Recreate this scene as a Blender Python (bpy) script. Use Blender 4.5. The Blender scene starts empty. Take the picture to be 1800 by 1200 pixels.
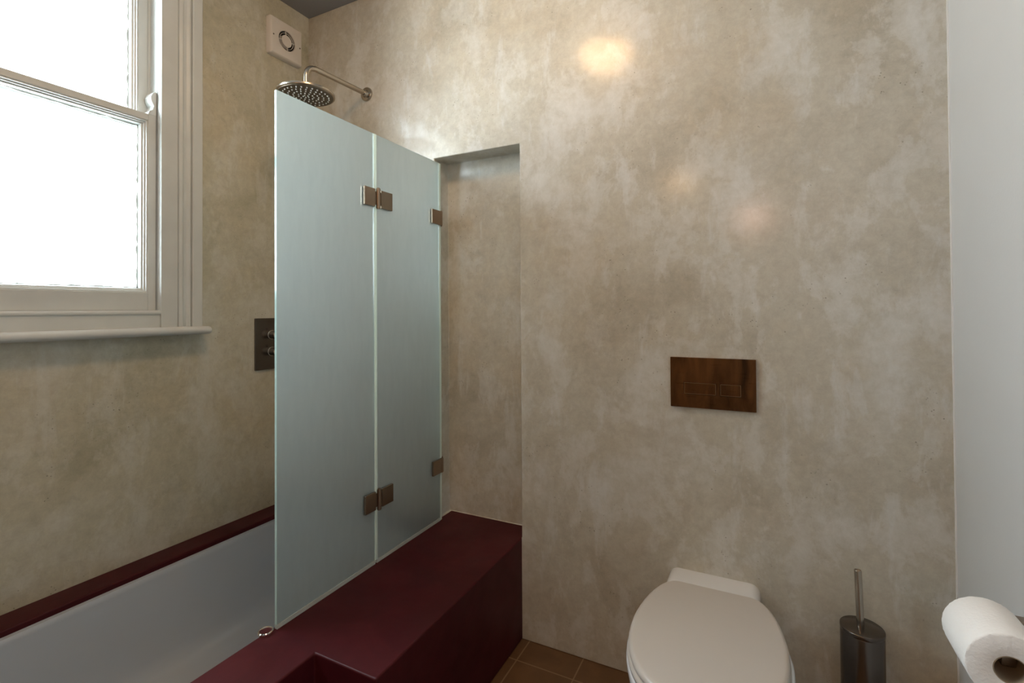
import bpy, bmesh, math, random
from mathutils import Vector, Matrix
PI = math.pi
S = bpy.context.scene
C = S.collection
# ------------------------------------------------------------------ camera
cam_d = bpy.data.cameras.new('camera'); cam = bpy.data.objects.new('camera', cam_d); C.objects.link(cam)
right = Vector((0.893418, 0.449184, -0.006137)); up = Vector((0.010721, -0.007661, 0.999913)); fwd = Vector((-0.449098, 0.893407, 0.01166))
M = Matrix((( right.x, up.x, -fwd.x, 0.0), (right.y, up.y, -fwd.y, -1.64), (right.z, up.z, -fwd.z, 1.2102), (0, 0, 0, 1)))
cam.matrix_world = M
cam_d.sensor_width = 36; cam_d.lens = 36 * 863.39 / 1800; cam_d.shift_y = -66 / 1800
cam_d.clip_start = 0.02
S.camera = cam
# ------------------------------------------------------------------ world, light, exposure
S.view_settings.view_transform = 'Standard'; S.view_settings.look = 'None'; S.view_settings.gamma = 1
S.view_settings.exposure = 0.5
S.cycles.max_bounces = 14; S.cycles.diffuse_bounces = 6; S.cycles.glossy_bounces = 5; S.cycles.transmission_bounces = 8
S.cycles.use_denoising = True
S.cycles.sample_clamp_indirect = 6
w = bpy.data.worlds.new('overcast_sky'); S.world = w; w.use_nodes = True
wn = w.node_tree.nodes; wl = w.node_tree.links
bg = wn['Background']; bg.inputs[1].default_value = 18
_tc = wn.new('ShaderNodeTexCoord'); _sx = wn.new('ShaderNodeSeparateXYZ'); _cr = wn.new('ShaderNodeValToRGB')
_mr = wn.new('ShaderNodeMapRange'); _mr.inputs[1].default_value = -1; _mr.inputs[2].default_value = 1
wl.new(_tc.outputs['Generated'], _sx.inputs[0]); wl.new(_sx.outputs[2], _mr.inputs[0]); wl.new(_mr.outputs[0], _cr.inputs[0])
_e = _cr.color_ramp.elements; _e[0].position = .46; _e[0].color = (.66, .72, .74, 1); _e[1].position = .51; _e[1].color = (.60, .69, .76, 1)
wl.new(_cr.outputs[0], bg.inputs[0])
pd = bpy.data.lights.new('window_daylight', 'AREA'); pd.shape = 'RECTANGLE'; pd.size = 1.1; pd.size_y = 1.5
pd.cycles.is_portal = True
po = bpy.data.objects.new('window_daylight', pd); C.objects.link(po)
po.location = (-2.14, -1.095, 1.83); po.rotation_euler = (0, -PI / 2, 0)

# ------------------------------------------------------------------ helpers
def bx(bm, x0, x1, y0, y1, z0, z1):
    vs = [bm.verts.new((x, y, z)) for z in (z0, z1) for y in (y0, y1) for x in (x0, x1)]
    for f in ((0, 2, 3, 1), (4, 5, 7, 6), (0, 1, 5, 4), (2, 6, 7, 3), (0, 4, 6, 2), (1, 3, 7, 5)):
        bm.faces.new([vs[i] for i in f])
    return vs

def loft(bm, loops, cap0=True, cap1=True, closed=True):
    rings = [[bm.verts.new(p) for p in l] for l in loops]
    n = len(rings[0])
    for a, b in zip(rings, rings[1:]):
        for i in range(n if closed else n - 1):
            j = (i + 1) % n
            bm.faces.new((a[i], a[j], b[j], b[i]))
    if cap0: bm.faces.new(list(reversed(rings[0])))
    if cap1: bm.faces.new(rings[-1])
    return rings

def tube(bm, pts, r, n=20, cap=True):
    """round tube along points; r a number or a list"""
    pts = [Vector(p) for p in pts]; loops = []
    t = (pts[1] - pts[0]).normalized()
    u = t.orthogonal().normalized()
    for i, p in enumerate(pts):
        if i == 0: d = pts[1] - pts[0]
        elif i == len(pts) - 1: d = pts[-1] - pts[-2]
        else: d = (pts[i + 1] - pts[i]).normalized() + (pts[i] - pts[i - 1]).normalized()
        d.normalize(); u = (u - d * u.dot(d)).normalized(); v = d.cross(u)
        rr = r[i] if isinstance(r, (list, tuple)) else r
        loops.append([p + (u * math.cos(a) + v * math.sin(a)) * rr for a in [2 * PI * k / n for k in range(n)]])
    loft(bm, loops, cap, cap)

def lathe(bm, prof, origin, axis, n=48, cap0=False, cap1=False):
    """prof = [(radius, height along axis)]"""
    ax = Vector(axis).normalized(); u = ax.orthogonal().normalized(); v = ax.cross(u); o = Vector(origin)
    loops = [[o + ax * h + (u * math.cos(a) + v * math.sin(a)) * r for a in [2 * PI * k / n for k in range(n)]] for r, h in prof]
    loft(bm, loops, cap0, cap1)

def rrect(x0, x1, y0, y1, r, n=8):
    out = []
    for cx, cy, a0 in ((x1 - r, y1 - r, 0), (x0 + r, y1 - r, PI / 2), (x0 + r, y0 + r, PI), (x1 - r, y0 + r, 1.5 * PI)):
        for k in range(n + 1):
            a = a0 + PI / 2 * k / n; out.append((cx + r * math.cos(a), cy + r * math.sin(a)))
    return out

def obj(name, bm, mat, parent=None, smooth=False, bevel=0, seg=3, angle=35):
    bmesh.ops.recalc_face_normals(bm, faces=bm.faces)
    me = bpy.data.meshes.new(name); bm.to_mesh(me); bm.free()
    o = bpy.data.objects.new(name, me); C.objects.link(o)
    if mat is not None:
        for m_ in (mat if isinstance(mat, (list, tuple)) else [mat]): me.materials.append(m_)
    if smooth or bevel:
        for p in me.polygons: p.use_smooth = True
        me.set_sharp_from_angle(angle=math.radians(angle))
    if bevel:
        m = o.modifiers.new('bevel', 'BEVEL'); m.width = bevel; m.segments = seg; m.limit_method = 'ANGLE'; m.angle_limit = math.radians(40)
        m.harden_normals = True
        for p in me.polygons: p.use_smooth = True
    if parent is not None:
        o.parent = parent; o.matrix_parent_inverse = Matrix.Translation(-parent.location)
    return o

def thing(name, label, cat, loc, group=None):
    o = bpy.data.objects.new(name, None); C.objects.link(o); o.location = loc; o.empty_display_size = .05
    o['label'] = label; o['category'] = cat
    if group: o['group'] = group
    return o
def tag(o, label, cat, group=None):
    o['label'] = label; o['category'] = cat
    if group: o['group'] = group
    return o
def struct(o): o['kind'] = 'structure'; return o
def B(*boxes):
    bm = bmesh.new()
    for b in boxes: bx(bm, *b)
    return bm

# ------------------------------------------------------------------ materials
class NT:
    def __init__(s, name):
        s.m = bpy.data.materials.new(name); s.m.use_nodes = True; s.t = s.m.node_tree; s.n = s.t.nodes; s.l = s.t.links
        s.p = s.n['Principled BSDF']; s.tc = s.n.new('ShaderNodeTexCoord')
    def new(s, t, **k):
        x = s.n.new(t)
        for a, b in k.items(): setattr(x, a, b)
        return x
    def noise(s, scale, detail=4, rough=.5, dist=0, vec=None):
        x = s.new('ShaderNodeTexNoise'); x.inputs['Scale'].default_value = scale; x.inputs['Detail'].default_value = detail
        x.inputs['Roughness'].default_value = rough; x.inputs['Distortion'].default_value = dist
        s.l.new(vec if vec is not None else s.tc.outputs['Object'], x.inputs['Vector']); return x.outputs['Fac']
    def scaled(s, v, loc=(0, 0, 0)):
        x = s.new('ShaderNodeMapping'); x.inputs['Scale'].default_value = v; x.inputs['Location'].default_value = loc
        s.l.new(s.tc.outputs['Object'], x.inputs['Vector']); return x.outputs[0]
    def ramp(s, fac, stops):
        x = s.new('ShaderNodeValToRGB'); e = x.color_ramp.elements
        while len(e) < len(stops): e.new(.5)
        for i, (p, c) in enumerate(stops):
            e[i].position = p; e[i].color = (*c, 1) if not isinstance(c, (int, float)) else (c, c, c, 1)
        s.l.new(fac, x.inputs[0]); return x.outputs[0]
    def mix(s, fac, a, b, mode='MIX'):
        x = s.new('ShaderNodeMix', data_type='RGBA', blend_type=mode)
        for i, v in ((0, fac), (6, a), (7, b)):
            if isinstance(v, (int, float)): x.inputs[i].default_value = v if i == 0 else (v, v, v, 1)
            elif isinstance(v, tuple): x.inputs[i].default_value = (*v, 1)
            else: s.l.new(v, x.inputs[i])
        return x.outputs[2]
    def bump(s, h, strength, dist=.01):
        x = s.new('ShaderNodeBump'); x.inputs['Strength'].default_value = strength; x.inputs['Distance'].default_value = dist
        s.l.new(h, x.inputs['Height']); s.l.new(x.outputs[0], s.p.inputs['Normal']); return x
    def set(s, **k):
        for a, v in k.items():
            i = s.p.inputs[a.replace('_', ' ')]
            if isinstance(v, tuple): i.default_value = (*v, 1)
            elif isinstance(v, (int, float)): i.default_value = v
            else: s.l.new(v, i)
        return s

def simple(name, col, rough=.4, metal=0, var=.06, vscale=6, bump=0, bscale=60, **k):
    t = NT(name); f = t.noise(vscale, 4)
    c = t.ramp(f, [(.3, tuple(x * (1 - var) for x in col)), (.7, tuple(min(1, x * (1 + var)) for x in col))])
    t.set(Base_Color=c, Roughness=rough, Metallic=metal, **k)
    if bump: t.bump(t.noise(bscale, 3), bump, .002)
    return t.m

def plaster_mat(name, dark, mid, light, seed=0):
    t = NT(name)
    off = (seed, seed * 2.3, seed * .7)
    v1 = t.scaled((1, 1, 1), off); v2 = t.scaled((1.5, 1.5, 1.0), off); v3 = t.scaled((5, 5, 1.3), off)
    big = t.noise(2.3, 8, .60, .35, v1)
    c = t.ramp(big, [(.34, dark), (.46, mid), (.54, mid), (.68, light)])
    # cloudy trowelled patches with firmer edges
    pat = t.noise(4.4, 10, .68, .25, v2)
    c = t.mix(t.ramp(pat, [(.505, 0.0), (.545, .42), (.66, .72)]), c, light)
    pat2 = t.noise(3.3, 10, .70, .3, t.scaled((1.2, 1.2, 1), (seed + 11, 4, 6)))
    c = t.mix(t.ramp(pat2, [(.52, 0.0), (.58, .32), (.68, .50)]), c, dark)
    warm = t.noise(1.6, 7, .62, .4, t.scaled((1, 1, 1), (seed + 7, 3, 1)))
    c = t.mix(t.ramp(warm, [(.50, 0.0), (.66, .50)]), c, tuple(m * s for m, s in zip(mid, (1.04, .93, .80))))
    # vertical runs
    stre = t.noise(2.2, 8, .66, .25, v3)
    c = t.mix(t.ramp(stre, [(.57, 0.0), (.64, .42)]), c, (light[0] * 1.02, light[1] * 1.04, light[2] * 1.08))
    fine = t.noise(30, 8, .8, .3, v1)
    c = t.mix(.42, c, t.ramp(fine, [(.3, .32), (.7, .70)]), 'OVERLAY')
    vo = t.new('ShaderNodeTexVoronoi'); vo.inputs['Scale'].default_value = 105; t.l.new(v1, vo.inputs['Vector'])
    pit = t.ramp(vo.outputs['Distance'], [(.10, 1.0), (.26, 0.0)])
    z1 = t.ramp(t.noise(3.4, 3, .6, .2, t.scaled((1, 1, 1), (seed + 2, 5, 9))), [(.51, 0.0), (.58, 1.0)])
    z2 = t.ramp(t.noise(34, 2, .6, .2, v1), [(.55, 0.0), (.62, 1.0)])
    pm = t.mix(1.0, t.mix(1.0, pit, z1, 'MULTIPLY'), z2, 'MULTIPLY')
    c = t.mix(t.mix(1.0, pm, .75, 'MULTIPLY'), c, (.15, .13, .09))
    rr = t.ramp(t.noise(5, 6, .6, .5, v1), [(.3, .34), (.7, .50)])
    t.set(Base_Color=c, Roughness=rr)
    t.p.inputs['Coat Weight'].default_value = .5; t.p.inputs['Coat Roughness'].default_value = .11
    t.p.inputs['Coat IOR'].default_value = 1.42
    h = t.mix(.45, t.noise(5, 6, .55, .4, v2), t.noise(48, 5, .6, .2, v1))
    b = t.bump(h, .13, .005); t.l.new(b.outputs[0], t.p.inputs['Coat Normal'])
    return t.m

PL = plaster_mat('polished_plaster', (.43, .395, .32), (.53, .505, .43), (.655, .655, .62))
PLW = plaster_mat('polished_plaster_window_wall', (.40, .37, .26), (.505, .475, .36), (.61, .595, .51), 4.3)
WALLW = simple('grey_white_paint', (.62, .625, .62), .45, var=.02, vscale=3, bump=.12, bscale=180)
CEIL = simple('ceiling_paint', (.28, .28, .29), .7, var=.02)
PAINT = simple('window_gloss_paint', (.62, .645, .625), .32, var=.05, vscale=9, bump=.1, bscale=30)
MAR = NT('maroon_sealed_plaster')
_c = MAR.ramp(MAR.noise(3.2, 7, .6, 1.0), [(.3, (.040, .0035, .006)), (.5, (.055, .005, .008)), (.7, (.080, .009, .012))])
MAR.set(Base_Color=_c, Roughness=MAR.ramp(MAR.noise(6, 5), [(.3, .40), (.7, .55)]), Specular_IOR_Level=.22); MAR.bump(MAR.noise(30, 5), .12, .003)
MAR = MAR.m
ENAM = simple('shaded_white_enamel', (.455, .50, .55), .25, var=.01, Coat_Weight=.4)  # white enamel with the tub's inside shade darkened into the base colour
PORC = simple('white_porcelain', (.84, .85, .86), .10, var=.01, Coat_Weight=.5)
SEATM = simple('toilet_seat_plastic', (.57, .53, .485), .28, var=.01)
BRON = NT('brushed_bronze')
_f = BRON.noise(2.0, 4, .6, .5, BRON.scaled((9, 9, 2.5), (3, 0, 1))); _s = BRON.noise(2.0, 6, .6, 0, BRON.scaled((6, 6, 260)))
BRON.set(Base_Color=BRON.ramp(_f, [(.3, (.06, .036, .020)), (.7, (.26, .13, .055))]), Metallic=1.0, Roughness=BRON.ramp(_s, [(.3, .26), (.7, .42)]))
BRON = BRON.m
def brushed(name, a, b, r0, r1, metal=1.0):
    t = NT(name); s = t.noise(2.0, 6, .6, 0, t.scaled((30, 30, 400)))
    t.set(Base_Color=t.ramp(t.noise(5, 4), [(.3, a), (.7, b)]), Metallic=metal, Roughness=t.ramp(s, [(.3, r0), (.7, r1)])); return t.m
NICK = simple('brushed_nickel', (.46, .41, .345), .24, 1.0, var=.04)
HINGE = simple('antique_nickel_hinge', (.30, .235, .18), .28, 1.0, var=.10)
DARKM = simple('dark_brushed_steel', (.15, .13, .115), .24, 1.0, var=.06)
SPRAY = simple('spray_plate_metal', (.20, .175, .14), .38, 1.0, var=.1)
CHROME = simple('polished_chrome', (.75, .74, .72), .08, 1.0, var=.02)
RUBB = simple('pale_silicone_nozzle', (.62, .60, .55), .5)
FANP = simple('cream_fan_plastic', (.70, .66, .60), .38, var=.02)
BLACK = simple('dark_void', (.02, .018, .016), .7)
PAPER = simple('tissue_paper', (.88, .87, .85), .9, var=.02, vscale=14, bump=.5, bscale=220)
CARD = simple('cardboard_core', (.34, .27, .19), .85)
DOORP = simple('white_door_paint', (.72, .72, .70), .35)

def frosted():
    t = NT('frosted_glass')
    t.set(Base_Color=(.82, .855, .83), Roughness=.34, IOR=1.45)
    t.p.inputs['Transmission Weight'].default_value = 1.0
    out = t.n['Material Output']
    dif = t.new('ShaderNodeBsdfDiffuse'); dif.inputs[0].default_value = (.34, .365, .355, 1)
    trl = t.new('ShaderNodeBsdfTranslucent'); trl.inputs[0].default_value = (.50, .535, .52, 1)
    a = t.new('ShaderNodeMixShader'); a.inputs[0].default_value = .55
    t.l.new(dif.outputs[0], a.inputs[1]); t.l.new(trl.outputs[0], a.inputs[2])
    b = t.new('ShaderNodeMixShader')
    t.l.new(t.ramp(t.noise(40, 5, .6, .3, t.scaled((1, 1, .25))), [(.3, .34), (.7, .42)]), b.inputs[0])
    t.l.new(t.p.outputs[0], b.inputs[1]); t.l.new(a.outputs[0], b.inputs[2]); t.l.new(b.outputs[0], out.inputs['Surface'])
    return t.m
FROST = frosted()
def clearish(name, col, rough, tr=.8):
    t = NT(name); t.set(Base_Color=col, Roughness=rough, IOR=1.45)
    t.p.inputs['Transmission Weight'].default_value = tr
    return t.m
GEDGE = clearish('polished_glass_edge', (.62, .86, .82), .12, .45)
SEAL = clearish('clear_vinyl_seal', (.80, .84, .79), .25, .55)
def strip():
    t = NT('pale_green_vertical_seal'); t.set(Base_Color=(.86, .92, .86), Roughness=.3)
    tr = t.new('ShaderNodeBsdfTranslucent'); tr.inputs[0].default_value = (.92, .98, .93, 1); mx_ = t.new('ShaderNodeMixShader'); mx_.inputs[0].default_value = .5
    t.l.new(t.p.outputs[0], mx_.inputs[1]); t.l.new(tr.outputs[0], mx_.inputs[2]); t.l.new(mx_.outputs[0], t.n['Material Output'].inputs['Surface']); return t.m
STRIP = strip()
def pane():
    t = NT('window_glass'); out = t.n['Material Output']
    tr = t.new('ShaderNodeBsdfTransparent'); tr.inputs[0].default_value = (.97, .985, .98, 1)
    gl = t.new('ShaderNodeBsdfGlossy'); gl.inputs['Roughness'].default_value = .02
    lw = t.new('ShaderNodeLayerWeight'); lw.inputs[0].default_value = .12
    m = t.new('ShaderNodeMixShader'); t.l.new(lw.outputs['Fresnel'], m.inputs[0])
    t.l.new(tr.outputs[0], m.inputs[1]); t.l.new(gl.outputs[0], m.inputs[2]); t.l.new(m.outputs[0], out.inputs['Surface'])
    return t.m
PANE = pane()
def floor_mat():
    t = NT('terracotta_tiles')
    br = t.new('ShaderNodeTexBrick'); br.offset = 0; br.squash = 1
    br.inputs['Scale'].default_value = 1; br.inputs['Brick Width'].default_value = .205; br.inputs['Row Height'].default_value = .205
    br.inputs['Mortar Size'].default_value = .0028; br.inputs['Mortar Smooth'].default_value = .3; br.inputs['Bias'].default_value = 0
    mp = t.scaled((1, 1, 1), (.761 + .205 * 20, .107 + .205 * 40, 0)); t.l.new(mp, br.inputs['Vector'])
    base = t.ramp(t.noise(7, 6, .6, .4), [(.3, (.11, .058, .026)), (.7, (.18, .096, .042))])
    t.l.new(base, br.inputs['Color1']); t.l.new(t.mix(.25, base, (.15, .08, .036)), br.inputs['Color2'])
    br.inputs['Mortar'].default_value = (.26, .17, .10, 1)
    t.set(Base_Color=br.outputs['Color'], Roughness=.42); t.bump(br.outputs['Fac'], -.4, .002); return t.m
FLOORM = floor_mat()
def emit(name, col, st):
    t = NT(name); t.set(Base_Color=(.8, .8, .8)); t.p.inputs['Emission Color'].default_value = (*col, 1); t.p.inputs['Emission Strength'].default_value = st; return t.m

# ------------------------------------------------------------------ room shell
XL, XR, ZC, YF = -1.897, 0.446, 2.598, -4.6
PZ = .369                 # top of the maroon bath surround
NX0, NX1, ND, NZ = -1.174, -.790, .0975, 1.827
struct(obj('floor', B((XL - .3, XR + .3, YF - .2, .3, -.12, 0)), FLOORM))
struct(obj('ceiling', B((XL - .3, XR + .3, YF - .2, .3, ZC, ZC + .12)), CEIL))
def holed_slab(u0, u1, v0, v1, h, d0, d1, put, through=True, dn=None):
    """slab with a rectangular hole/recess h=(u0,u1,v0,v1); put maps (u,v,d) to a point; shared vertices"""
    bm = bmesh.new(); us = (u0, h[0], h[1], u1); vs = (v0, h[2], h[3], v1)
    f = [[bm.verts.new(put(u, v, d0)) for v in vs] for u in us]
    b = [[bm.verts.new(put(u, v, d1)) for v in vs] for u in us]
    for i in range(3):
        for j in range(3):
            hole = i == 1 and j == 1
            if not hole: bm.faces.new((f[i][j], f[i + 1][j], f[i + 1][j + 1], f[i][j + 1]))
            if not (hole and through): bm.faces.new((b[i][j], b[i][j + 1], b[i + 1][j + 1], b[i + 1][j]))
    for i in range(3):
        bm.faces.new((f[i][0], b[i][0], b[i + 1][0], f[i + 1][0])); bm.faces.new((f[i][3], f[i + 1][3], b[i + 1][3], b[i][3]))
        bm.faces.new((f[0][i], f[0][i + 1], b[0][i + 1], b[0][i])); bm.faces.new((f[3][i], b[3][i], b[3][i + 1], f[3][i + 1]))
    if through: lo = [b[1][1], b[2][1], b[2][2], b[1][2]]
    else:
        lo = [bm.verts.new(put(u, v, dn)) for u, v in ((us[1], vs[1]), (us[2], vs[1]), (us[2], vs[2]), (us[1], vs[2]))]
        bm.faces.new(lo)
    hi = [f[1][1], f[2][1], f[2][2], f[1][2]]
    for k in range(4): bm.faces.new((hi[k], hi[(k + 1) % 4], lo[(k + 1) % 4], lo[k]))
    return bm
wb = obj('wall_back', holed_slab(XL - .3, XR + .3, 0, ZC, (NX0, NX1, PZ - .001, NZ), 0, .3, lambda u, v, d: (u, d, v), False, ND), PL, bevel=.004)
struct(wb)
WY0, WY1, WZ0, WZ1 = -1.545, -.655, 1.195, 2.50
struct(obj('wall_left', holed_slab(YF, 0, 0, ZC, (WY0 - .02, WY1 + .02, WZ0 - .03, WZ1 + .02), XL, XL - .26, lambda u, v, d: (d, u, v)), PLW))
struct(obj('wall_right', B((XR, XR + .15, YF, 0, 0, ZC)), WALLW))
struct(obj('trim_1', B((XR - .003, XR, -.004, 0, 0, ZC)), simple('corner_caulk', (.78, .79, .78), .4)))
struct(obj('wall_front', B((XL - .3, XR + .3, YF - .15, YF, 0, ZC)), PL))

# door in the wall behind the camera
d1 = struct(obj('door_1', B((-.55, .25, YF, YF + .035, .0, 2.03)), DOORP, bevel=.003))
bm = bmesh.new()
for x0, x1, z0, z1 in ((-.45, -.2, .2, .9), (-.1, .15, .2, .9), (-.45, -.2, 1.05, 1.9), (-.1, .15, 1.05, 1.9)): bx(bm, x0, x1, YF + .034, YF + .042, z0, z1)
obj('door_panel', bm, DOORP, d1, bevel=.004)
bm = bmesh.new(); tube(bm, [(-.5, YF + .03, 1.0), (-.5, YF + .07, 1.0), (-.49, YF + .08, 1.0), (-.39, YF + .08, 1.0)], .009); obj('door_handle', bm, CHROME, d1, smooth=True)

# ------------------------------------------------------------------ window
win = bpy.data.objects.new('window_1', None); C.objects.link(win); win.location = (XL, -1.095, WZ0); struct(win)
# casing: moulded profile swept up the right, over the top and down the left  (offset from opening edge, depth from wall)
prof = [(0, 0), (0, .027), (.053, .027), (.0545, .020), (.0575, .020), (.060, .025), (.070, .028), (.078, .0225), (.086, .023), (.094, .0275), (.0985, .0275), (.100, .020), (.1035, .020), (.105, .029), (.108, .031), (.139, .031), (.142, .028), (.142, 0)]
bm = bmesh.new()
sz = 1.153
corner = [((WY1, sz), (1, 0)), ((WY1, WZ1), (1, 1)), ((WY0, WZ1), (-1, 1)), ((WY0, sz), (-1, 0))]
loft(bm, [[(XL + d, c[0] + k[0] * o, min(c[1] + k[1] * o, ZC - .002)) for o, d in prof] for c, k in corner], False, False)
obj('casing', bm, PAINT, win, smooth=True, angle=20)
# jamb lining
bm = B((XL - .20, XL + .002, WY1, WY1 + .02, WZ0 - .03, WZ1), (XL - .20, XL + .002, WY0 - .02, WY0, WZ0 - .03, WZ1), (XL - .20, XL + .002, WY0, WY1, WZ1, WZ1 + .02),
       (XL - .0465, XL - .0435, WY1 - .008, WY1, 1.90, WZ1), (XL - .0465, XL - .0435, WY0, WY0 + .008, 1.90, WZ1),
       (XL - .26, XL - .10, WY0, WY1, WZ0 - .03, WZ0 + .004))
obj('jamb_lining', bm, PAINT, win)
# rounded inner nosing and flat apron under the sash, then the stool
bm = B((XL - .10, XL + .022, WY0, WY1, 1.152, 1.206)); obj('apron', bm, PAINT, win, bevel=.001)
bm = bmesh.new(); loft(bm, [[(XL + .022 + .006 * math.cos(a), y, 1.207 + .007 * math.sin(a)) for a in [2 * PI * k / 16 for k in range(16)]] for y in (WY0, WY1)])
bx(bm, XL - .03, XL + .022, WY0, WY1, 1.203, 1.216); obj('inner_nosing', bm, PAINT, win, smooth=True)
def stool():
    bm = bmesh.new(); pr = [(-.01, 0)]
    for k in range(13): a = -PI / 2 + PI * k / 12; pr.append((.052 + .0175 * math.cos(a), .0185 + .0185 * math.sin(a)))
    pr.append((-.01, .037))
    loft(bm, [[(XL + d, y, 1.127 + z * .78) for d, z in pr] for y in (-1.73, -.499)]); return bm
obj('window_sill', stool(), PAINT, win, smooth=True, bevel=.006, seg=2)
def sash(name, x1, th, z0, z1, bot, top, st, horn_up, horn_dn):
    """x1 = inner (room) face"""
    x0 = x1 - th; y0, y1 = WY0 + .002, WY1 - .002
    bm = B((x0, x1, y0, y0 + st, z0, z1), (x0, x1, y1 - st, y1, z0, z1), (x0, x1, y0 + st, y1 - st, z0, z0 + bot), (x0, x1, y0 + st, y1 - st, z1 - top, z1))
    o = obj(name, bm, PAINT, win, bevel=.0015)
    # stepped glazing moulding
    m = bmesh.new()
    a0, a1, b0, b1 = y0 + st, y1 - st, z0 + bot, z1 - top
    loops = []
    for off, d in ((0, -.003), (.004, -.003), (.005, -.009), (.009, -.010), (.010, -.016), (.014, -.017), (.016, -.023), (.016, -th + .004), (0, -th + .002)):
        loops.append([(x1 + d, a0 + off, b0 + off), (x1 + d, a1 - off, b0 + off), (x1 + d, a1 - off, b1 - off), (x1 + d, a0 + off, b1 - off)])
    loft(m, loops, False, False); obj('glazing_moulding', m, PAINT, o)
    g = obj('pane', B((x0 + .011, x0 + .014, a0 + .002, a1 - .002, b0 + .002, b1 - .002)), PANE, o)
    # putty line, uneven outside
    rnd = random.Random(hash(name) % 7 if False else len(name)); pm = bmesh.new()
    for side in range(3):
        n = 46; ins = [rnd.uniform(.0175, .0225) for _ in range(n + 1)]
        for k in range(n):
            def P(t, i): 
                if side == 0: return (x0 + .009, a1 - i, b0 + (b1 - b0) * t)
                if side == 1: return (x0 + .009, a0 + (a1 - a0) * t, b0 + i)
                return (x0 + .009, a0 + (a1 - a0) * t, b1 - i)
            q = [P(k / n, .008), P((k + 1) / n, .008), P((k + 1) / n, ins[k + 1]), P(k / n, ins[k])]
            lo = [(p[0] - .004, p[1], p[2]) for p in q]
            loft(pm, [q, lo])
    obj('putty_edge', pm, simple('old_putty', (.34, .33, .30), .8), o)
    if horn_up or horn_dn:
        h = bmesh.new()
        zz, s = (z1, 1) if horn_up else (z0, -1)
        pts = [(0, 0), (st, 0), (st - .004, .012), (st - .014, .02), (st - .018, .034), (st - .010, .050), (st - .008, .064), (st - .014, .078), (st - .02, .084), (0, .084)]
        for sd in (1, -1):
            yy = y1 if sd == 1 else y0
            loft(h, [[(x, yy - sd * a, zz + s * b) for a, b in pts] for x in (x0, x1)])
        obj('sash_horn', h, PAINT, o)
    return o
sash('lower_sash', XL - .003, .040, 1.216, 1.902, .061, .022, .025, True, False)
sash('upper_sash', XL - .047, .040, 1.856, WZ1, .038, .06, .034, False, False)

# ------------------------------------------------------------------ bath surround (one cast piece of maroon plaster)
def surround():
    xs = [XL, -1.797, -1.165, -.985, -.790]; ys = [-2.05, -1.86, -.772, -.12, 0.0, ND]
    H = {}
    for i in range(4):
        for j in range(5):
            h = PZ
            if j == 4: h = PZ if i in (2, 3) else 0
            elif i == 1 and j in (1, 2): h = 0.0
            elif i == 3 and j in (0, 1): h = .165
            H[i, j] = h
    bm = bmesh.new()
    zl = [0, .165, PZ]; vc = {}
    def V(x, y, z):
        k = (round(x, 5), round(y, 5), round(z, 5))
        if k not in vc: vc[k] = bm.verts.new(k)
        return vc[k]
    X0 = lambda i, j: NX0 + .001 if (j == 4 and i == 2) else xs[i]
    for (i, j), h in H.items():
        if h <= 0: continue
        a, b, c, d = xs[i], xs[i + 1], ys[j], ys[j + 1]
        bm.faces.new((V(a, c, h), V(b, c, h), V(b, d, h), V(a, d, h))); bm.faces.new((V(a, c, 0), V(a, d, 0), V(b, d, 0), V(b, c, 0)))
        for (ni, nj, p, q) in ((i - 1, j, (a, c), (a, d)), (i + 1, j, (b, d), (b, c)), (i, j - 1, (b, c), (a, c)), (i, j + 1, (a, d), (b, d))):
            nh = H.get((ni, nj), 0)
            lv = [z for z in zl if nh <= z <= h]
            for z0, z1 in zip(lv, lv[1:]): bm.faces.new((V(*p, z0), V(*p, z1), V(*q, z1), V(*q, z0)))
    return bm
sur = obj('bath_surround', surround(), MAR, bevel=.005, seg=3)
tag(sur, 'dark maroon polished plaster bath surround with wide ledge and low step cut-out', 'bath surround')
# ------------------------------------------------------------------ bathtub
bm = bmesh.new()
tx0, tx1, ty0, ty1 = -1.7955, -1.1665, -1.858, -.122
L = []
def ring(ins, z, r): return [(x, y, z) for x, y in rrect(tx0 + ins, tx1 - ins, ty0 + ins, ty1 - ins, max(r, .004), 10)]
out = [ring(.04, .012, .10), ring(.012, .05, .10), ring(.001, .30, .05), ring(.001, .352, .01)]
inn = [ring(.002, .3535, .012), ring(.014, .352, .05), ring(.018, .344, .06), ring(.019, .335, .06), ring(.034, .18, .08), ring(.050, .10, .10), ring(.068, .062, .11), ring(.10, .042, .12), ring(.15, .036, .12)]
loft(bm, out + inn)
tub = obj('bathtub', bm, ENAM, smooth=True, angle=50)
tag(tub, 'white undermounted bathtub set inside the maroon surround beneath the window', 'bathtub')
# ------------------------------------------------------------------ overflow cap at the bath edge
ov = thing('bath_overflow_cap', 'small chrome-rimmed cap on the bath edge just in front of the glass screen', 'overflow cap', (-1.160, -.7765, PZ))
bm = bmesh.new(); lathe(bm, [(.0175, 0), (.019, .0005), (.0195, .004), (.019, .0075), (.017, .009), (.015, .0085), (.014, .006), (.014, 0)], (-1.160, -.7765, PZ), (0, 0, 1)); bmesh.ops.remove_doubles(bm, verts=bm.verts, dist=1e-6); obj('rim', bm, CHROME, ov, smooth=True)
bm = bmesh.new(); lathe(bm, [(.0138, 0), (.0138, .005), (.010, .0055), (.0001, .0055)], (-1.160, -.7765, PZ), (0, 0, 1), cap0=True, cap1=True); obj('disc', bm, MAR, ov, smooth=True)

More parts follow.
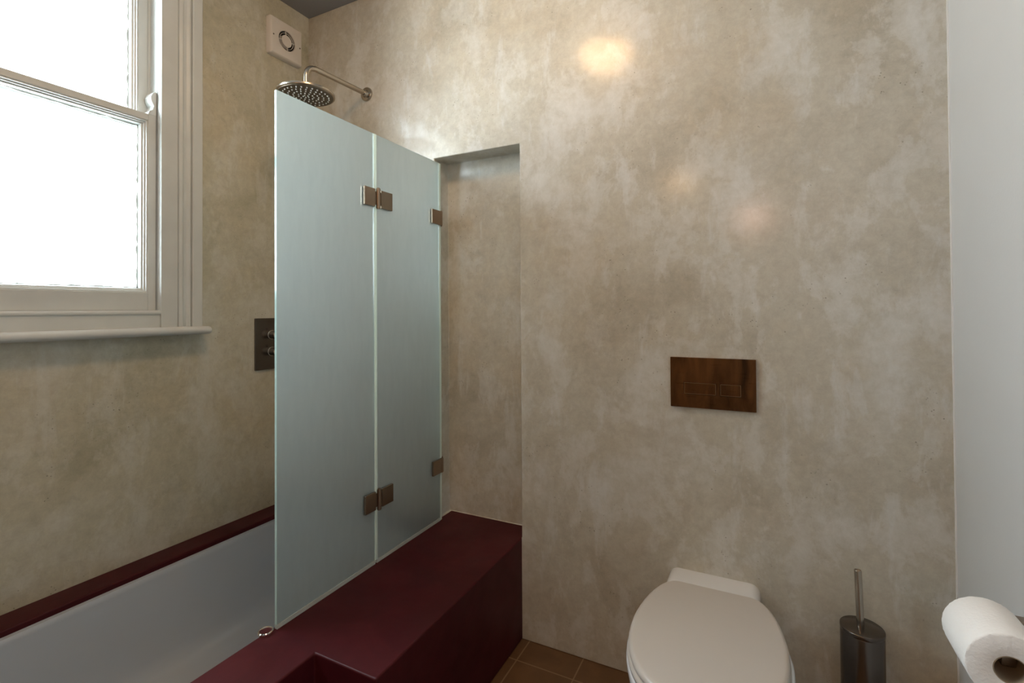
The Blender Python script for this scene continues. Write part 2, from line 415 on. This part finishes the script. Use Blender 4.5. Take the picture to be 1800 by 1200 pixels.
# ------------------------------------------------------------------ glass bath screen
GX = -1.150
gs = thing('bath_screen', 'two-panel frosted glass folding bath screen standing on the maroon ledge', 'bath screen', (GX, -.38, PZ))
def gpanel(name, y0, y1):
    z0, z1 = PZ + .013, 1.802
    bm = bmesh.new(); bx(bm, GX - .004, GX + .004, y0, y1, z0, z1)
    for f in bm.faces:
        bmesh.ops.recalc_face_normals(bm, faces=bm.faces)
        f.material_index = 0 if abs(f.normal.x) > .5 else 1
    o = obj(name, bm, [FROST, GEDGE], gs); return o
gpanel('glass_panel', -.754, -.3838); gpanel('glass_panel', -.3722, -.0102)
bm = B((GX - .0045, GX + .0065, -.3835, -.3725, PZ + .014, 1.802)); obj('vertical_seal', bm, STRIP, gs, bevel=.001)
bm = B((GX - .005, GX + .005, -.754, -.3815, PZ + .001, PZ + .0135), (GX - .005, GX + .005, -.3745, -.010, PZ + .001, PZ + .0135)); obj('bottom_seal', bm, SEAL, gs, bevel=.001)
bm = B((GX - .0045, GX + .0045, -.010, .002, PZ + .002, 1.802), (NX0 - .002, GX - .004, -.0035, -.0015, PZ + .002, 1.802)); obj('wall_seal', bm, STRIP, gs, bevel=.001)
def hinge(z):
    root = obj('hinge', B((GX + .0045, GX + .013, -.434, -.386, z, z + .060)), HINGE, gs, bevel=.0012)
    obj('hinge_leaf', B((GX + .0045, GX + .013, -.356, -.300, z, z + .060)), HINGE, root, bevel=.0012)
    obj('rear_plate', B((GX - .012, GX - .0045, -.434, -.386, z, z + .060), (GX - .012, GX - .0045, -.356, -.300, z, z + .060)), HINGE, root, bevel=.0012)
    bm = bmesh.new(); tube(bm, [(GX + .011, -.370, z - .003), (GX + .011, -.370, z + .063)], .0075); tube(bm, [(GX + .011, -.370, z - .0055), (GX + .011, -.370, z + .0655)], .0055)
    bx(bm, GX + .0045, GX + .010, -.387, -.355, z + .008, z + .052); obj('barrel', bm, HINGE, root, smooth=True)
hinge(1.556); hinge(.551)
def whinge(z):
    root = obj('wall_hinge', B((GX + .0045, GX + .012, -.064, -.014, z, z + .056)), HINGE, gs, bevel=.0012)
    obj('rear_plate', B((GX - .012, GX - .0045, -.064, -.014, z, z + .056)), HINGE, root, bevel=.0012)
    obj('wall_plate', B((NX0, GX + .008, .001, .007, z - .004, z + .060), (GX - .004, GX + .012, -.014, .004, z, z + .056)), HINGE, root, bevel=.001)
whinge(1.552); whinge(.562)

# ------------------------------------------------------------------ overhead shower
sh = thing('overhead_shower', 'round brushed-nickel rain shower head on a bent arm above the bath screen', 'shower head', (-1.532, 0, 2.161))
SX = -1.532
bm = bmesh.new(); lathe(bm, [(.030, 0), (.030, .006), (.028, .009), (.016, .010), (.0135, .014), (.0135, .022), (.012, .024)], (SX, 0, 2.161), (0, -1, 0), cap0=True, cap1=True); obj('wall_flange', bm, NICK, sh, smooth=True, angle=45)
pts = [(SX, -.018, 2.161), (SX, -.285, 2.150)]
for k in range(1, 10): a = PI / 2 * k / 9; pts.append((SX, -.285 - .042 * math.sin(a), 2.150 - .042 * (1 - math.cos(a)) - .002))
pts.append((SX, -.327, 2.052))
bm = bmesh.new(); tube(bm, pts, .0105); obj('arm', bm, NICK, sh, smooth=True)
hc = (SX, -.327, 2.032)
bm = bmesh.new(); lathe(bm, [(.0135, .030), (.016, .024), (.016, .018), (.03, .0155), (.095, .010), (.1035, .007), (.1045, .003), (.1040, -.001), (.101, -.003)], hc, (0, 0, 1), cap0=True, cap1=True); head = obj('head_body', bm, NICK, sh, smooth=True, angle=40)
bm = bmesh.new(); lathe(bm, [(.0985, -.0025), (.0975, -.0045), (.001, -.0047)], hc, (0, 0, 1), cap0=True, cap1=True); plate = obj('spray_plate', bm, SPRAY, head, smooth=True)
first = None; nn = 0
for ri, (rad, cnt) in enumerate(((.010, 5), (.027, 11), (.045, 17), (.063, 22), (.082, 28))):
    for k in range(cnt):
        a = 2 * PI * (k + .5 * (ri % 2)) / cnt; p = Vector((hc[0] + rad * math.cos(a), hc[1] + rad * math.sin(a), hc[2] - .0045))
        if first is None:
            bm = bmesh.new(); lathe(bm, [(.0030, 0), (.0026, -.0022), (.0014, -.0036)], (0, 0, 0), (0, 0, 1), n=8, cap0=True, cap1=True)
            first = obj('nozzle', bm, RUBB, head, smooth=True); o = first
        else: o = first.copy(); C.objects.link(o); o.parent = head
        o.matrix_parent_inverse = Matrix.Identity(4); o.location = p; nn += 1

# ------------------------------------------------------------------ extractor fan
FY, FZ, FX = -.142, 2.413, XL
fan = thing('extractor_fan', 'square cream extractor fan high on the window wall by the corner', 'fan', (FX, FY, FZ))
def fanbody():
    bm = bmesh.new()
    def sq(h, d, r): return [(FX + d, FY + u, FZ + v) for u, v in rrect(-h, h, -h, h, r, 5)]
    h = .0825
    circ = lambda r, d: [(FX + d, FY + r * math.cos(a), FZ + r * math.sin(a)) for a in [2 * PI * k / 48 for k in range(48)]]
    loops = [sq(h, 0, .006), sq(h, .020, .006), sq(h - .004, .027, .005), sq(h - .007, .029, .004)]
    n = len(loops[0])
    loft(bm, loops, True, False)
    # face with round hole: bridge last square ring to circle
    bm.verts.ensure_lookup_table(); bm.edges.ensure_lookup_table()
    sqv = list(bm.verts)[-n:]
    c0 = [bm.verts.new(p) for p in circ(.0425, .029)]; c1 = [bm.verts.new(p) for p in circ(.0415, .003)]
    for k in range(48): bm.faces.new((c0[k], c0[(k + 1) % 48], c1[(k + 1) % 48], c1[k]))
    bm.faces.new(c1)
    e = [bm.edges.get((sqv[k], sqv[(k + 1) % n])) for k in range(n)] + [bm.edges.get((c0[k], c0[(k + 1) % 48])) for k in range(48)]
    bmesh.ops.bridge_loops(bm, edges=e)
    return bm
body = obj('cover', fanbody(), FANP, fan, smooth=True, angle=30)
bm = bmesh.new(); lathe(bm, [(.0414, .024), (.0412, .0045), (.0001, .004)], (FX, FY, FZ), (1, 0, 0), cap1=True); obj('duct_shadow_plate', bm, BLACK, fan)
bm = bmesh.new(); lathe(bm, [(.026, .010), (.026, .027), (.0245, .029), (.0001, .0292)], (FX, FY, FZ), (1, 0, 0), cap0=True, cap1=True); obj('centre_disc', bm, FANP, fan, smooth=True, angle=30)
bm = bmesh.new(); lathe(bm, [(.0335, .0235), (.0350, .0235), (.0350, .0275), (.0335, .0275), (.0335, .0235)], (FX, FY, FZ), (1, 0, 0)); 
for a in (0, PI / 2, PI, 1.5 * PI):
    for r0 in (.025,):
        vs = bx(bm, FX + .0235, FX + .0275, FY + r0, FY + .0420, FZ - .0012, FZ + .0012)
        bmesh.ops.rotate(bm, verts=vs, cent=(FX, FY, FZ), matrix=Matrix.Rotation(a + .12, 3, 'X'))
obj('grille_ring', bm, FANP, fan)
for s in (-1, 1):
    bm = bmesh.new(); lathe(bm, [(.0035, .028), (.0033, .0298), (.0001, .0298)], (FX, FY + s * .068, FZ), (1, 0, 0), n=16, cap0=True, cap1=True); obj('screw', bm, SPRAY, fan)

# ------------------------------------------------------------------ shower mixer
mx = thing('shower_mixer', 'brushed nickel wall plate with two knobs beside the bath screen edge', 'shower valve', (XL, -.205, 1.069))
obj('wall_plate', B((XL, XL + .008, -.281, -.131, .960, 1.180)), DARKM, mx, bevel=.0015)
for z in (1.108, 1.036):
    bm = bmesh.new(); lathe(bm, [(.020, .007), (.020, .012), (.0175, .013), (.0175, .046), (.0160, .048), (.0001, .0485)], (XL, -.206, z), (1, 0, 0), cap0=True, cap1=True)
    kb = obj('knob', bm, NICK, mx, smooth=True, angle=30)
    bm = bmesh.new(); tube(bm, [(XL + .038, -.206, z + .015), (XL + .038, -.206, z + .028)], .003, 10); obj('grip_pin', bm, NICK, kb, smooth=True)

# ------------------------------------------------------------------ flush plate
fp = thing('flush_plate', 'rectangular dark bronze dual flush plate on the plaster wall above the toilet', 'flush plate', (-.132, 0, .978))
def plate_with_slots():
    x0, x1, z0, z1 = -.2545, -.0095, .900, 1.0565
    xs = [x0, -.2145, -.1190, -.1095, -.0490, x1]; zs = [z0, .9415, .9800, z1]
    bm = bmesh.new(); f = {}; b = {}
    for i, x in enumerate(xs):
        for k, z in enumerate(zs): f[i, k] = bm.verts.new((x, -.011, z)); b[i, k] = bm.verts.new((x, 0, z))
    for i in range(5):
        for k in range(3):
            slot = k == 1 and i in (1, 3)
            bm.faces.new((b[i, k], b[i, k + 1], b[i + 1, k + 1], b[i + 1, k]))
            if not slot: bm.faces.new((f[i, k], f[i + 1, k], f[i + 1, k + 1], f[i, k + 1]))
            else:
                q = [f[i, k], f[i + 1, k], f[i + 1, k + 1], f[i, k + 1]]; lo = [bm.verts.new((v.co.x, -.006, v.co.z)) for v in q]
                for m in range(4): bm.faces.new((q[m], q[(m + 1) % 4], lo[(m + 1) % 4], lo[m]))
                bm.faces.new(lo)
    for i in range(5):
        bm.faces.new((f[i, 0], b[i, 0], b[i + 1, 0], f[i + 1, 0])); bm.faces.new((f[i, 3], f[i + 1, 3], b[i + 1, 3], b[i, 3]))
    for k in range(3):
        bm.faces.new((f[0, k], f[0, k + 1], b[0, k + 1], b[0, k])); bm.faces.new((f[5, k], b[5, k], b[5, k + 1], f[5, k + 1]))
    return bm
obj('plate', plate_with_slots(), BRON, fp, bevel=.0008, seg=2)
RIMM = simple('bronze_edge_glint', (.55, .42, .28), .3, 1.0, var=.1)  # light caught on the polished button edges, painted as paler bronze
for x0, x1 in ((-.2127, -.1208), (-.1077, -.0508)):
    btn = obj('flush_button', B((x0, x1, -.0122, -.0055, .9436, .9779)), BRON, fp, bevel=.0006, seg=2)
    e = .0009
    obj('button_rim', B((x0, x1, -.0126, -.0118, .9779 - e, .9779), (x0, x1, -.0126, -.0118, .9436, .9436 + e), (x0, x0 + e, -.0126, -.0118, .9436 + e, .9779 - e), (x1 - e, x1, -.0126, -.0118, .9436 + e, .9779 - e)), RIMM, btn)

# ------------------------------------------------------------------ toilet
TX = -.1215
wc = thing('toilet', 'white wall-hung toilet with closed off-white seat lid under the bronze plate', 'toilet', (TX, -.3, 0))
def dshape(hw, yb, yf, wb, z, n=56, pw=2.35, cy=None, cb=.03):
    """D outline: superellipse front, narrower flat back; hw half width, yb back y, yf front y, wb half width at back"""
    cy = cy if cy is not None else yb + (yf - yb) * .47
    pts = []
    for k in range(n):
        a = 2 * PI * k / n; c, s = math.cos(a), math.sin(a)
        x = math.copysign(abs(c) ** (2 / pw), c) * hw
        if s < 0: y = cy + (cy - yf) * -abs(s) ** (2 / pw)
        else:
            y = cy + (yb - cy) * abs(s) ** (2 / 2.2)
            x = math.copysign(abs(c) ** (2 / 2.2), c) * hw
            # squared-off back between -wb and wb
            t = abs(s)
            if abs(x) < wb: y = yb
            else:
                u = (abs(x) - wb) / (hw - wb); y = cy + (yb - cy) * max(0, 1 - u ** 2.1) ** .62
        pts.append((TX + x, y, z))
    return pts
# bowl: rear block at the wall blending to the oval bowl
def bowl():
    bm = bmesh.new()
    def sec(z, hw, yf, wbk, rb):
        n = 56; pts = []
        o = dshape(hw, -.10, yf, .10, z, n, 2.2, cy=-.34)
        for k, (x, y, zz) in enumerate(o):
            # pull the rear vertices to the wall as a block with half width wbk
            if y > -.30:
                t = min(1, (y + .30) / .16)
                ts = t * t * (3 - 2 * t)
                lim = wbk
                xx = x - TX
                tx = max(-lim, min(lim, xx * 1.0))
                if abs(xx) > lim: xx = math.copysign(lim + (abs(xx) - lim) * (1 - ts), xx)
                y2 = y
                pts.append((TX + xx, y2, zz))
            else: pts.append((x, y, zz))
        return pts
    L = [sec(.06, .085, -.36, .08, 0), sec(.075, .105, -.41, .09, 0), sec(.12, .125, -.46, .10, 0), sec(.20, .150, -.525, .12, 0), sec(.28, .172, -.575, .13, 0), sec(.335, .183, -.597, .135, 0), sec(.366, .187, -.603, .137, 0), sec(.376, .186, -.602, .136, 0), sec(.3815, .181, -.597, .131, 0)]
    loft(bm, L)
    return bm
obj('bowl', bowl(), PORC, wc, smooth=True, angle=50)
# wall block behind the seat
def rear():
    bm = bmesh.new()
    def prof(y, hw, z0, z1, r, lift=0):
        pts = []
        for x, z in rrect(-hw, hw, z0, z1, r, 7): pts.append((TX - .013 + x, y, z))
        return pts
    loft(bm, [prof(0, .131, .075, .387, .030), prof(-.02, .131, .075, .3885, .030), prof(-.075, .130, .072, .390, .026), prof(-.105, .130, .07, .388, .022), prof(-.13, .134, .07, .3815, .02), prof(-.20, .132, .07, .372, .02)])
    return bm
obj('rear_block', rear(), PORC, wc, smooth=True, angle=50)
def slab(hw, yb, yf, wb, z0, z1, r, under=.002):
    bm = bmesh.new()
    L = [dshape(hw - .006, yb - .006, yf + .006, wb, z0), dshape(hw - under, yb - under, yf + under, wb, z0 + .002)]
    n = 7
    for k in range(n + 1):
        a = PI / 2 * k / n; i = r * (1 - math.cos(a)); L.append(dshape(hw - i, yb - i, yf + i, wb - i * .3, z1 - r + r * math.sin(a)))
    L.append(dshape(hw - r - .02, yb - r - .02, yf + r + .02, wb - .02, z1 + .0008)); L.append(dshape(hw * .4, yb + (yf - yb) * .3, yf + (yb - yf) * .3, wb * .3, z1 + .002))
    loft(bm, L); return bm
obj('seat', slab(.179, -.142, -.604, .100, .3825, .4015, .008), SEATM, wc, smooth=True, angle=60)
obj('lid', slab(.1765, -.140, -.601, .095, .4025, .4235, .012), SEATM, wc, smooth=True, angle=60)
for s in (-1, 1):
    bm = bmesh.new(); tube(bm, [(TX + s * .085 - .02, -.136, .397), (TX + s * .085 + .02, -.136, .397)], .0085, 16); obj('seat_hinge', bm, SEATM, wc, smooth=True, angle=50)

# ------------------------------------------------------------------ toilet brush
tb = thing('toilet_brush', 'dark brushed-steel toilet brush holder standing between the toilet and right wall', 'toilet brush', (.231, -.083, 0))
bm = bmesh.new(); lathe(bm, [(.0470, 0), (.0485, .002), (.0485, .368), (.0475, .370)], (.231, -.083, 0), (0, 0, 1), n=64, cap0=True, cap1=True); obj('canister', bm, DARKM, tb, smooth=True, angle=50)
bm = bmesh.new(); lathe(bm, [(.0488, .3702), (.0492, .3712), (.0492, .379), (.0480, .3803), (.012, .3812), (.0001, .3813)], (.231, -.083, 0), (0, 0, 1), n=64, cap0=True, cap1=True); obj('lid', bm, DARKM, tb, smooth=True, angle=50)
bm = bmesh.new(); lathe(bm, [(.0085, .3805), (.0085, .5240), (.0078, .5255), (.0066, .5258), (.0062, .5245), (.0001, .5245)], (.238, -.083, 0), (-.028, 0, 1), n=32, cap0=True, cap1=True); obj('handle', bm, NICK, tb, smooth=True, angle=50)

# ------------------------------------------------------------------ toilet roll holder and roll
RX, RZ, RY0, RY1 = .325, .676, -.664, -.556
hd = thing('toilet_roll_holder', 'bronze toilet roll holder arm fixed to the right wall', 'toilet roll holder', (XR, -.53, RZ))
obj('wall_plate', B((XR - .008, XR, -.556, -.506, RZ - .014, RZ + .036)), HINGE, hd, bevel=.002)
obj('arm', B((RX - .001, XR - .007, -.546, -.524, RZ - .012, RZ + .0185)), HINGE, hd, bevel=.0015)
obj('roll_bar', B((RX - .001, RX + .0175, -.632, -.545, RZ - .012, RZ + .0075)), HINGE, hd, bevel=.0015)
def roll():
    bm = bmesh.new(); R0, ri = .0525, .0205; rnd = random.Random(3)
    prof = [(ri, .001), (ri + .004, .0), (R0 * .6, -.0006), (R0 - .0022, 0), (R0 - .0004, .001), (R0, .003), (R0, .03), (R0 + .0004, .055), (R0, .105), (R0 - .0012, .1072), (R0 - .003, .108), (R0 * .6, .1084), (ri + .004, .108), (ri, .107)]
    lathe(bm, prof, (RX, RY0, RZ), (0, 1, 0), n=96)
    # inner tube face
    bm.verts.ensure_lookup_table(); n = 96; v = list(bm.verts); a = v[:n]; b = v[-n:]
    for k in range(n): bm.faces.new((a[k], b[k], b[(k + 1) % n], a[(k + 1) % n]))
    for q in bm.verts:
        r = math.hypot(q.co.x - RX, q.co.z - RZ)
        if r > .045: q.co += Vector((rnd.uniform(-1, 1), rnd.uniform(-1, 1) * .8, rnd.uniform(-1, 1))) * .00035
    # loose sheet end wrapped around the roll
    return bm
tr = thing('toilet_roll', 'white toilet paper roll hanging on the bronze holder by the right wall', 'toilet roll', (RX, RY0, RZ - .05))
obj('paper', roll(), PAPER, tr, smooth=True, angle=50)
bm = bmesh.new(); lathe(bm, [(.0203, .0008), (.0192, .0008), (.0192, .1072), (.0203, .1072), (.0203, .0008)], (RX, RY0, RZ), (0, 1, 0), n=64); obj('cardboard_core', bm, CARD, tr, smooth=True, angle=50)

# ------------------------------------------------------------------ warm lamps of the room
WARM = (1.0, .61, .30)
def ceiling_lamp(x, y, label, power):
    t = thing('ceiling_lamp', label, 'ceiling light', (x, y, ZC), 'round opal ceiling lamps')
    bm = bmesh.new(); lathe(bm, [(.150, 0), (.150, -.012), (.146, -.016), (.138, -.016), (.136, -.012), (.136, 0)], (x, y, ZC), (0, 0, 1)); obj('rim', bm, CHROME, t, smooth=True)
    pr = [(.1355, -.001)] + [(.1355 * math.cos(a), -.012 - .105 * math.sin(a)) for a in [PI / 2 * k / 8 for k in range(8)]] + [(.0005, -.117)]
    bm = bmesh.new(); lathe(bm, pr, (x, y, ZC), (0, 0, 1), n=48, cap0=True, cap1=True); obj('opal_diffuser', bm, emit('warm_opal_glass_%d' % power, WARM, power), t, smooth=True)
    return t
ceiling_lamp(-.724, -.925, 'round opal ceiling lamp glowing warm above the bath ledge', 27)
ceiling_lamp(-.745, -3.87, 'round opal ceiling lamp glowing warm near the door behind the camera', 26)
wlamp = thing('wall_lamp', 'round warm wall lamp high above the door', 'wall lamp', (-.041, YF, 2.234))
bm = bmesh.new(); lathe(bm, [(.11, 0), (.11, .02), (.10, .025), (.0001, .026)], (-.041, YF, 2.234), (0, 1, 0), cap0=True, cap1=True); obj('lamp_base', bm, CHROME, wlamp, smooth=True)
bm = bmesh.new(); lathe(bm, [(.098, .026), (.10, .04), (.085, .065), (.05, .08), (.0001, .085)], (-.041, YF, 2.234), (0, 1, 0), cap0=True, cap1=True); obj('lamp_globe', bm, emit('warm_globe', (1, .5, .3), 30), wlamp, smooth=True)
